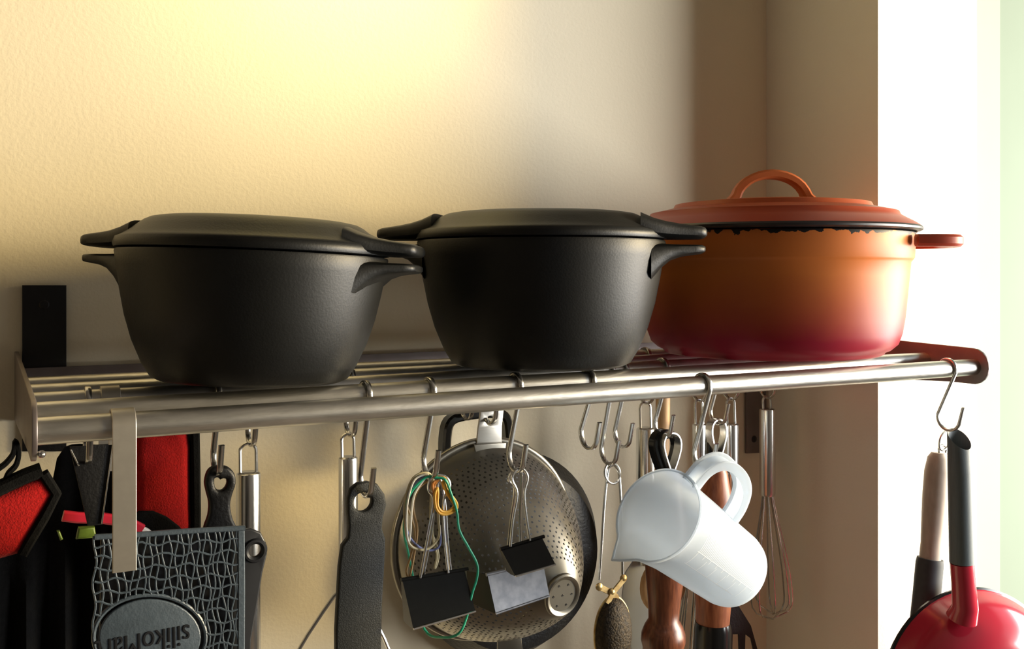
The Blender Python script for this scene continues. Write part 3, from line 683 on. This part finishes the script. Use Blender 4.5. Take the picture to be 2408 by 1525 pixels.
# ------------------------------------------------------------------ far left: mitts, cloth, scraper, tongs
yA = -0.205
def padded(outline_px, y, th, m=4): return plate(px_outline(outline_px, y, m), y, th, th * 0.45)
t = thing('oven_mitt', 'tilted red oven mitt with black binding at the far left under the rack', 'oven mitt', at(40, 1190, yA))
part('body', padded([(-70, 1190), (0, 1158), (60, 1132), (98, 1117), (116, 1135), (127, 1158), (100, 1205), (62, 1268), (40, 1300), (-60, 1310)], yA, 0.012, 2), M['red_cloth'], t)
part('binding', MB().strip([at(a, c, yA - 0.001) for a, c in [(-72, 1182), (0, 1146), (60, 1118), (98, 1104)]], (0, 1, 0), 0.014, 0.008), M['black_cloth'], t)
part('binding', MB().strip([at(a, c, yA - 0.001) for a, c in [(102, 1112), (132, 1158), (104, 1212), (66, 1275), (52, 1300)]], (0, 1, 0), 0.013, 0.006), M['black_cloth'], t)
part('hanging_loop', MB().strip(spline([at(a, c, yA) for a, c in [(-22, 1140), (-10, 1108), (14, 1088), (32, 1064), (36, 1036), (44, 1062), (38, 1092), (20, 1112), (10, 1135)]], 4), (0, 1, 0), 0.008, 0.0028), M['black_cloth'], t)
yB = -0.140
t = thing('oven_mitt', 'dark red oven mitt with a black edge hanging straight above the silicone mat', 'oven mitt', at(390, 1140, yB))
part('body', padded([(318, 1012), (380, 1008), (440, 1010), (446, 1100), (447, 1180), (446, 1262), (400, 1275), (322, 1270), (316, 1140)], yB, 0.016, 2), M['red_cloth'], t)
part('binding', MB().strip([at(a, c, yB) for a, c in [(455, 1006), (457, 1100), (458, 1200), (457, 1300)]], (0, 1, 0), 0.017, 0.0062), M['black_cloth'], t)
part('binding', MB().strip([at(a, c, yB) for a, c in [(312, 1006), (380, 1003), (460, 1004)]], (0, 1, 0), 0.017, 0.007), M['black_cloth'], t)
part('cuff', padded([(300, 1220), (360, 1200), (420, 1235), (445, 1275), (440, 1340), (310, 1340)], yB - 0.010, 0.004, 2), M['black_cloth'], t, 'black lower cuff')
yD = -0.115
cl = MB(); nx, nz = 26, 14; g = []
for j in range(nz + 1):
    for i in range(nx + 1):
        px = -140 + (335 + 140) * i / nx; top_ = 1045 + 230 / (1 + math.exp((px - 118) / 9.0)); py = top_ + (1640 - top_) * j / nz
        p = at(px, py, yD); p.y += 0.008 * math.sin(px * 0.075) * (0.3 + 0.7 * j / nz); g.append(p)
fs = [[j * (nx + 1) + i, j * (nx + 1) + i + 1, (j + 1) * (nx + 1) + i + 1, (j + 1) * (nx + 1) + i] for j in range(nz) for i in range(nx)]
cl.add(g, fs); n0 = len(g)
cl.add([p + Vector((0, 0.003, 0)) for p in g], [f[::-1] for f in fs])
bd = [i for i in range(nx + 1)] + [(j * (nx + 1) + nx) for j in range(1, nz + 1)] + [nz * (nx + 1) + i for i in range(nx - 1, -1, -1)] + [j * (nx + 1) for j in range(nz - 1, 0, -1)]
cl.f += [[bd[k], bd[(k + 1) % len(bd)], bd[(k + 1) % len(bd)] + n0, bd[k] + n0] for k in range(len(bd))]
single('cloth', cl, M['black_cloth'], 'black cloth hanging in folds behind the red mitts at the lower left', 'cloth', sharp=60)
yE = -0.175
t = thing('dough_scraper', 'dark trapezoid scraper with thin bright edges under the left rail end', 'scraper', at(215, 1140, yE))
part('blade', plate(px_outline([(164, 1050), (266, 1042), (240, 1232), (206, 1236)], yE, 0), yE, 0.002, 0.0004), M['black'], t)
part('edge', MB().strip([at(265, 1044, yE - 0.0012), at(239, 1230, yE - 0.0012)], (0, 1, 0), 0.003, 0.0009), M['chrome'], t, 'bright steel edge')
part('edge', MB().strip([at(166, 1056, yE - 0.0012), at(185, 1094, yE - 0.0012)], (0, 1, 0), 0.003, 0.0009), M['chrome'], t, 'bright steel edge')
yT = -0.160
t = thing('serving_tongs', 'pink-red plastic tongs with a cream tip lying slanted behind the steel strap', 'tongs', at(250, 1225, yT))
part('arm', MB().strip([at(a, c, yT) for a, c in [(148, 1212), (182, 1216), (245, 1218), (300, 1226), (334, 1244)]], (0, 1, 0), 0.006, 0.0072), M['red_plastic'], t)
part('tip', MB().strip([at(a, c, yT) for a, c in [(334, 1244), (346, 1250), (356, 1258)]], (0, 1, 0), [0.006, 0.005, 0.003], 0.0045), M['white_plastic'], t, 'cream tip')
yG = -0.19
single('bag_clip', plate(px_outline([(184, 1238), (222, 1236), (226, 1262), (178, 1266)], yG, 0), yG, 0.006, 0.0015), M['green_plastic'], 'dull green plastic clip below the dark scraper', 'clip')
single('bag_clip', plate(px_outline([(133, 1247), (140, 1246), (148, 1266), (141, 1269)], yG, 0), yG, 0.005, 0.0012), M['green_plastic'], 'narrow green plastic clip left of the wider one', 'clip')

# ------------------------------------------------------------------ tea infuser tongs
yI = -0.178
t = thing('tea_infuser', 'tea infuser tongs with rusty oval mesh bowl and long wire handles', 'infuser', H['infuser'])
rc = at(1440, 1112, yI)
part('ring', MB().tube([rc + Vector((0.0078 * math.cos(q), 0.002 * math.sin(q), 0.0088 * math.sin(q))) for q in [2 * PI * i / 28 for i in range(28)]], 0.0011, 8, True), M['chrome'], t)
part('wire_handle', MB().tube([at(a, c, yI) for a, c in [(1444, 1092), (1432, 1100), (1426, 1135), (1420, 1200), (1415, 1280), (1409, 1362)]], 0.0012, 8, smooth=3), M['chrome'], t)
part('wire_handle', MB().tube([at(a, c, yI + 0.003) for a, c in [(1446, 1094), (1455, 1110), (1458, 1140), (1461, 1200), (1463, 1280), (1464, 1350)]], 0.0012, 8, smooth=3), M['hook'], t)
for ln in ([(1411, 1380), (1436, 1392), (1448, 1402), (1456, 1420)], [(1468, 1360), (1450, 1382), (1442, 1392), (1428, 1418)]):
    part('link', MB().strip([at(a, c, yI - (0.001 if ln[0][0] < 1420 else 0.003)) for a, c in ln], (0, 1, 0), 0.0016, 0.0052), M['brass'], t)
for q in ((1411, 1380), (1468, 1360), (1441, 1392)):
    p = at(*q, yI - 0.0035); part('rivet', MB().lathe([(0.0, 0.001), (0.0014, 0.0008), (0.0026, 0), (0.0034, -0.0006), (0.0034, -0.002)], p, (0, -1, 0), 14), M['brass'], t)
bc = at(1441, 1487, yI)
bm_ = MB(); RXb, RZb = 0.0185, 0.0315
rings = []
for i in range(14):
    ph = PI / 2 * i / 13
    rings.append([bc + Vector((RXb * math.cos(ph) * math.cos(2 * PI * j / 36), -0.013 * math.sin(ph), RZb * math.cos(ph) * math.sin(2 * PI * j / 36))) for j in range(36)])
bm_.rings(rings, False, False, True)
part('mesh_bowl', bm_, M['rust'], t)
part('bowl_rim', MB().tube([bc + Vector((RXb * math.cos(q), 0.0005, RZb * math.sin(q))) for q in [2 * PI * i / 48 for i in range(48)]], 0.0013, 8, True), M['brass'], t)

# ------------------------------------------------------------------ wooden spoon, turned handle tool, brush
yW = -0.098
t = thing('wooden_spoon', 'pale wooden spoon with a round bowl hanging behind the measuring jug', 'spoon', at(1557, 1000, yW))
wp = [at(a, c, yW) for a, c in [(1559, 900), (1558, 1000), (1556, 1150), (1554, 1300)]]
part('handle', MB().tube(wp, 0.0072, 14, smooth=3), M['wood_pale'], t)
wc = at(1560, 1374, yW); rings = []
for i in range(12):
    ph = -PI / 2 + PI * i / 11 * 0.98
    rings.append([wc + Vector((0.0285 * math.cos(ph) * math.cos(2 * PI * j / 32), 0.010 * math.sin(ph), 0.0285 * math.cos(ph) * math.sin(2 * PI * j / 32))) for j in range(32)])
part('bowl', MB().rings(rings), M['wood_pale'], t)

def teardrop(cx, cy, y, wpx, hpx, r, name, m, parent, inner=0):
    P = [at(cx, cy - hpx / 2, y), at(cx + wpx * .36, cy - hpx * .42, y), at(cx + wpx / 2, cy - hpx * .2, y), at(cx + wpx * .36, cy + hpx * .12, y), at(cx + wpx * .05, cy + hpx / 2, y), at(cx - wpx * .05, cy + hpx / 2, y), at(cx - wpx * .36, cy + hpx * .12, y), at(cx - wpx / 2, cy - hpx * .2, y), at(cx - wpx * .36, cy - hpx * .42, y)]
    part(name, MB().strip(spline(P, 4, True), (0, 1, 0), 0.010, r, True), m, parent)
yP = -0.177
t = thing('basting_brush', 'turned reddish wood handle with a black and steel teardrop loop behind the jug mouth', 'utensil', H['pestle'])
teardrop(1575, 1062, yP - 0.003, 40, 92, 0.0022, 'hanging_loop', M['chrome'], t)
teardrop(1562, 1066, yP + 0.004, 52, 104, 0.0052, 'loop_cap', M['gloss_black'], t)
hp = at(1570, 1110, yP); hb = at(1558, 1560, yP); dirr = (hb - hp).normalized(); LL = (hb - hp).length
def fr_(py): return (at(1560, py, yP).z - hp.z) / (dirr.z)
pw = lambda w_: w_ / 2300 * 0.86 / 2
pf = [(0.0, -0.002), (pw(62), 0.0), (pw(72), fr_(1150)), (pw(100), fr_(1230)), (pw(98), fr_(1330)), (pw(84), fr_(1390)), (pw(76), fr_(1430)), (pw(74), fr_(1455)), (pw(92), fr_(1470)), (pw(106), fr_(1488)), (pw(108), fr_(1505)), (pw(98), fr_(1522)), (pw(98), fr_(1560)), (0.0, fr_(1560))]
part('handle', MB().lathe(pf, hp, dirr, 32), M['wood_red'], t)
yQ = -0.122
t = thing('basting_brush', 'orange-brown wooden handle with black loop and dark ferrule seen through the jug handle', 'utensil', H['brush'])
teardrop(1685, 1032, yQ, 34, 94, 0.0026, 'hanging_loop', M['chrome'], t)
o1 = px_outline([(1668, 1010), (1676, 1040), (1690, 1085), (1702, 1075), (1712, 1110), (1650, 1110), (1662, 1070), (1664, 1030)], yQ + 0.004)
part('loop_cap', plate(o1, yQ + 0.005, 0.008, 0.002), M['gloss_black'], t)
hp = at(1682, 1085, yQ); 
def fz(py): return hp.z - at(1682, py, yQ).z
pw = lambda w_: w_ / 2300 * 0.95 / 2
part('handle', MB().lathe([(0, -0.001), (pw(40), 0), (pw(60), fz(1110)), (pw(84), fz(1170)), (pw(92), fz(1240)), (pw(92), fz(1330)), (pw(86), fz(1420)), (pw(80), fz(1462)), (0, fz(1462))], hp, (-0.02, 0, -1), 32), M['wood_orange'], t)
part('ferrule', MB().lathe([(0, fz(1461)), (pw(84), fz(1461)), (pw(90), fz(1475)), (pw(92), fz(1600)), (0, fz(1600))], hp, (-0.02, 0, -1), 32), M['gloss_black'], t, 'black ferrule')

# ------------------------------------------------------------------ measuring jug
def cam_vec(x, y, z): return RT * x + Vector((0, 0, 1)) * y + FW * z
ax = cam_vec(0.604, -0.525, 0.60).normalized()
mouth = at(1546, 1209, -0.305)
JR, JL = 0.0338, 0.122
qd = cam_vec(0.685, 0.728, 0.0); qd = (qd - ax * qd.dot(ax)).normalized(); sd = ax.cross(qd)
jg = thing('measuring_jug', 'translucent white plastic measuring jug hung tilted by its handle', 'jug', mouth + ax * JL / 2)
n = 72
def jr(s):   # radius along the axis
    return JR * (1.02 - 0.085 * s / JL)
sts = [(0.0, 1.035, 0), (0.0015, 1.04, 0), (0.003, 1.015, 0), (0.012, 1.0, 0), (0.03, 1.0, 0), (0.06, 1.0, 0), (0.09, 1.0, 0), (JL - 0.010, 1.0, 0), (JL - 0.004, 0.97, 0), (JL - 0.001, 0.90, 0), (JL, 0.82, 0)]
outer = []; inner = []
spd = -qd    # the spout is opposite the handle
for s, k, _ in sts:
    ro = []; ri = []
    for j in range(n):
        a = 2 * PI * j / n; dv = qd * math.cos(a) + sd * math.sin(a)
        r = jr(s) * k
        sp2 = max(0, 1 - abs(a - PI) / 0.42)            # spout bulge
        fall = max(0, 1 - s / 0.026)
        bul = 0.0125 * (sp2 ** 1.5) * fall ** 1.6
        ro.append(mouth + ax * (s - 0.35 * bul) + dv * (r + bul)); ri.append(mouth + ax * min(s, JL - 0.0015) - ax * 0.35 * bul + dv * (max(r - 0.0011, 0.0005) + bul))
    outer.append(ro); inner.append(ri)
b = MB(); b.rings(outer[::-1] + inner, False, True, True)
jb = part('body', b, M['jug'], jg, sharp=50)
part('rim', MB().tube([outer[1][j] - ax * 0.0008 for j in range(n)], 0.0010, 8, True), M['jug'], jb)
# D-shaped handle, a flanged strap
hpts = [(0.005, JR * 0.98), (0.004, JR + 0.014), (0.010, JR + 0.0245), (0.022, JR + 0.0295), (0.040, JR + 0.0285), (0.055, JR + 0.022), (0.0645, JR + 0.010), (0.068, JR * 0.95)]
pth = spline([mouth + ax * s + qd * r for s, r in hpts], 5)
hd = part('handle', MB().strip(pth, sd, 0.0125, 0.0022), M['jug'], jg)
for sg in (1, -1):
    part('handle_flange', MB().strip([p + sd * sg * 0.0062 for p in pth], sd, 0.0016, 0.0082), M['jug'], hd)
# graduation marks
gm = MB()
aq0 = at(1700, 1290, -0.30) - mouth
vdir = (CAM - (mouth + ax * 0.07)); vdir = (vdir - ax * vdir.dot(ax)).normalized()
a0 = math.atan2(vdir.dot(sd), vdir.dot(qd))
sgn_ = 1 if math.sin(a0) < 0 else -1
def mark(s0, s1, A0, A1, wdt=0.00035):
    """thin printed line on the wall from (s0, A0) to (s1, A1)"""
    k = 6; L1 = []; L2 = []
    for i in range(k + 1):
        f = i / k; s = s0 + (s1 - s0) * f; a = A0 + (A1 - A0) * f
        r = jr(s) + 0.00018
        o = (ax * wdt) if abs(A1 - A0) > 1e-6 else (-qd * math.sin(a) + sd * math.cos(a)) * wdt
        p = mouth + ax * s + (qd * math.cos(a) + sd * math.sin(a)) * r
        L1.append(p - o / 2); L2.append(p + o / 2)
    vs = L1 + L2; gm.add(vs, [[i, i + 1, k + 2 + i, k + 1 + i] for i in range(k)])
# angles measured from the line nearest the viewer; positive towards the handle
dA = 1 if math.cos(a0 + 0.1) > math.cos(a0) else -1
A = lambda d: a0 + dA * d
for i in range(46):
    s = 0.020 + i * 0.00195
    mark(s, s, A(-0.12 if i % 5 else -0.22), A(0.34))
for i in range(6): mark(0.020 + i * 0.0156, 0.020 + i * 0.0156, A(-0.50), A(-0.20))
mark(0.018, 0.094, A(-0.50), A(-0.50)); mark(0.018, 0.108, A(-0.12), A(-0.12))
part('graduation_marks', gm, M['print'], jb, kind='stuff')

# ------------------------------------------------------------------ red pan and brush on the right hook
yH = -0.286
t = thing('red_pan', 'red enamelled pan with grey tube grip hanging at the right end of the rack', 'pan', H['red'])
ht, hm, hl = at(2255, 1000, yH), at(2262, 1322, yH), at(2270, 1425, yH)
hr = rad(54, at(2260, 1200, yH))
# the open slanting end of the grip is a tongue with a hanging hole
dirg = (hm - ht).normalized(); L1 = (hm - ht).length
b = MB(); nseg = 32; e1 = dirg.orthogonal().normalized()
vd = CAM - ht; vd = (vd - dirg * vd.dot(dirg)).normalized(); sd2 = dirg.cross(vd)
def gring(base_z_fun, r):
    return [ht + dirg * base_z_fun(a) + (vd * math.cos(a) + sd2 * math.sin(a)) * r for a in [2 * PI * i / nseg for i in range(nseg)]]
side = 1 if sd2.dot(RT) > 0 else -1
cut = lambda a: 0.004 + 0.017 * (0.5 + 0.5 * math.cos(a - side * 0.75)) ** 1.1
b.rings([gring(lambda a: L1, hr * 1.02), gring(lambda a: 0.045, hr), gring(lambda a: cut(a) + 0.001, hr * 0.97), gring(cut, hr * 0.93), gring(lambda a: cut(a) + 0.001, hr * 0.87), gring(lambda a: 0.03, hr * 0.86)], False, True, True)
part('grip', b, M['grip'], t, 'grey rubber grip', sharp=50)
part('neck', MB().tube([hm + dirg * 0.0001, hm + (hl - hm) * 0.5, hl, hl + dirg * 0.012 + Vector((0, 0.004, 0))], [hr * 0.99, hr * 1.0, hr * 1.08, hr * 1.3], 28), M['red_enamel'], t)
pcn = at(2300, 1645, -0.270); pax = Vector((-0.25, -1, 0.12)).normalized()
pr = [(0.0, 0.050), (0.030, 0.0495), (0.052, 0.046), (0.068, 0.039), (0.080, 0.028), (0.0885, 0.013), (0.0925, 0.0), (0.0945, -0.0025), (0.0925, -0.004), (0.088, 0.004), (0.076, 0.026), (0.0, 0.046)]
pr = [(r * 1.11, z) for r, z in pr]
part('body', MB().lathe(pr, pcn, pax, 72), M['red_enamel'], t)
part('rim', MB().lathe([(0.1027, -0.001), (0.1062, -0.0022), (0.1062, -0.0046), (0.1027, -0.0052)], pcn, pax, 72), M['gloss_black'], t, 'black rim')
yK = -0.224
t = thing('dish_brush', 'beige handled brush with charcoal end on a wire ring, left of the red pan grip', 'brush', at(2215, 1040, yK))
bt, bb_, bl_ = at(2207, 1062, yK), at(2186, 1325, yK), at(2172, 1475, yK)
db = (bb_ - bt).normalized(); LB = (bb_ - bt).length
pw = lambda w_: w_ / 2302 * 0.93 / 2
b = MB().lathe([(0, 0.0005), (pw(34), 0.001), (pw(50), 0.006), (pw(60), 0.020), (pw(60), 0.045), (pw(55), LB * 0.62), (pw(50), LB * 0.82), (pw(52), LB)], bt, db, 28, cap1=True)
part('handle', b, M['beige'], t)
d2 = (bl_ - bb_).normalized()
q = MB().lathe([(0, -0.006), (pw(62), -0.0055), (pw(66), 0.0), (pw(66), 0.03), (pw(68), (bl_ - bb_).length), (0, (bl_ - bb_).length)], bb_, d2, 28)
part('head', q, M['charcoal'], t, 'charcoal painted end')
rc = at(2224, 1026, yK - 0.008)
part('ring', MB().tube([at(a, c, yK - 0.012) for a, c in [(2232, 1010), (2220, 1016), (2211, 1030), (2209, 1050), (2216, 1058), (2226, 1052), (2235, 1032), (2238, 1015)]], 0.0011, 8, True, smooth=4), M['hook'], t)
part('staple', MB().tube([at(a, c, yK - 0.008) for a, c in [(2208, 1064), (2208, 1052), (2217, 1046), (2225, 1052), (2224, 1064)]], 0.0011, 8, smooth=3), M['hook'], t)
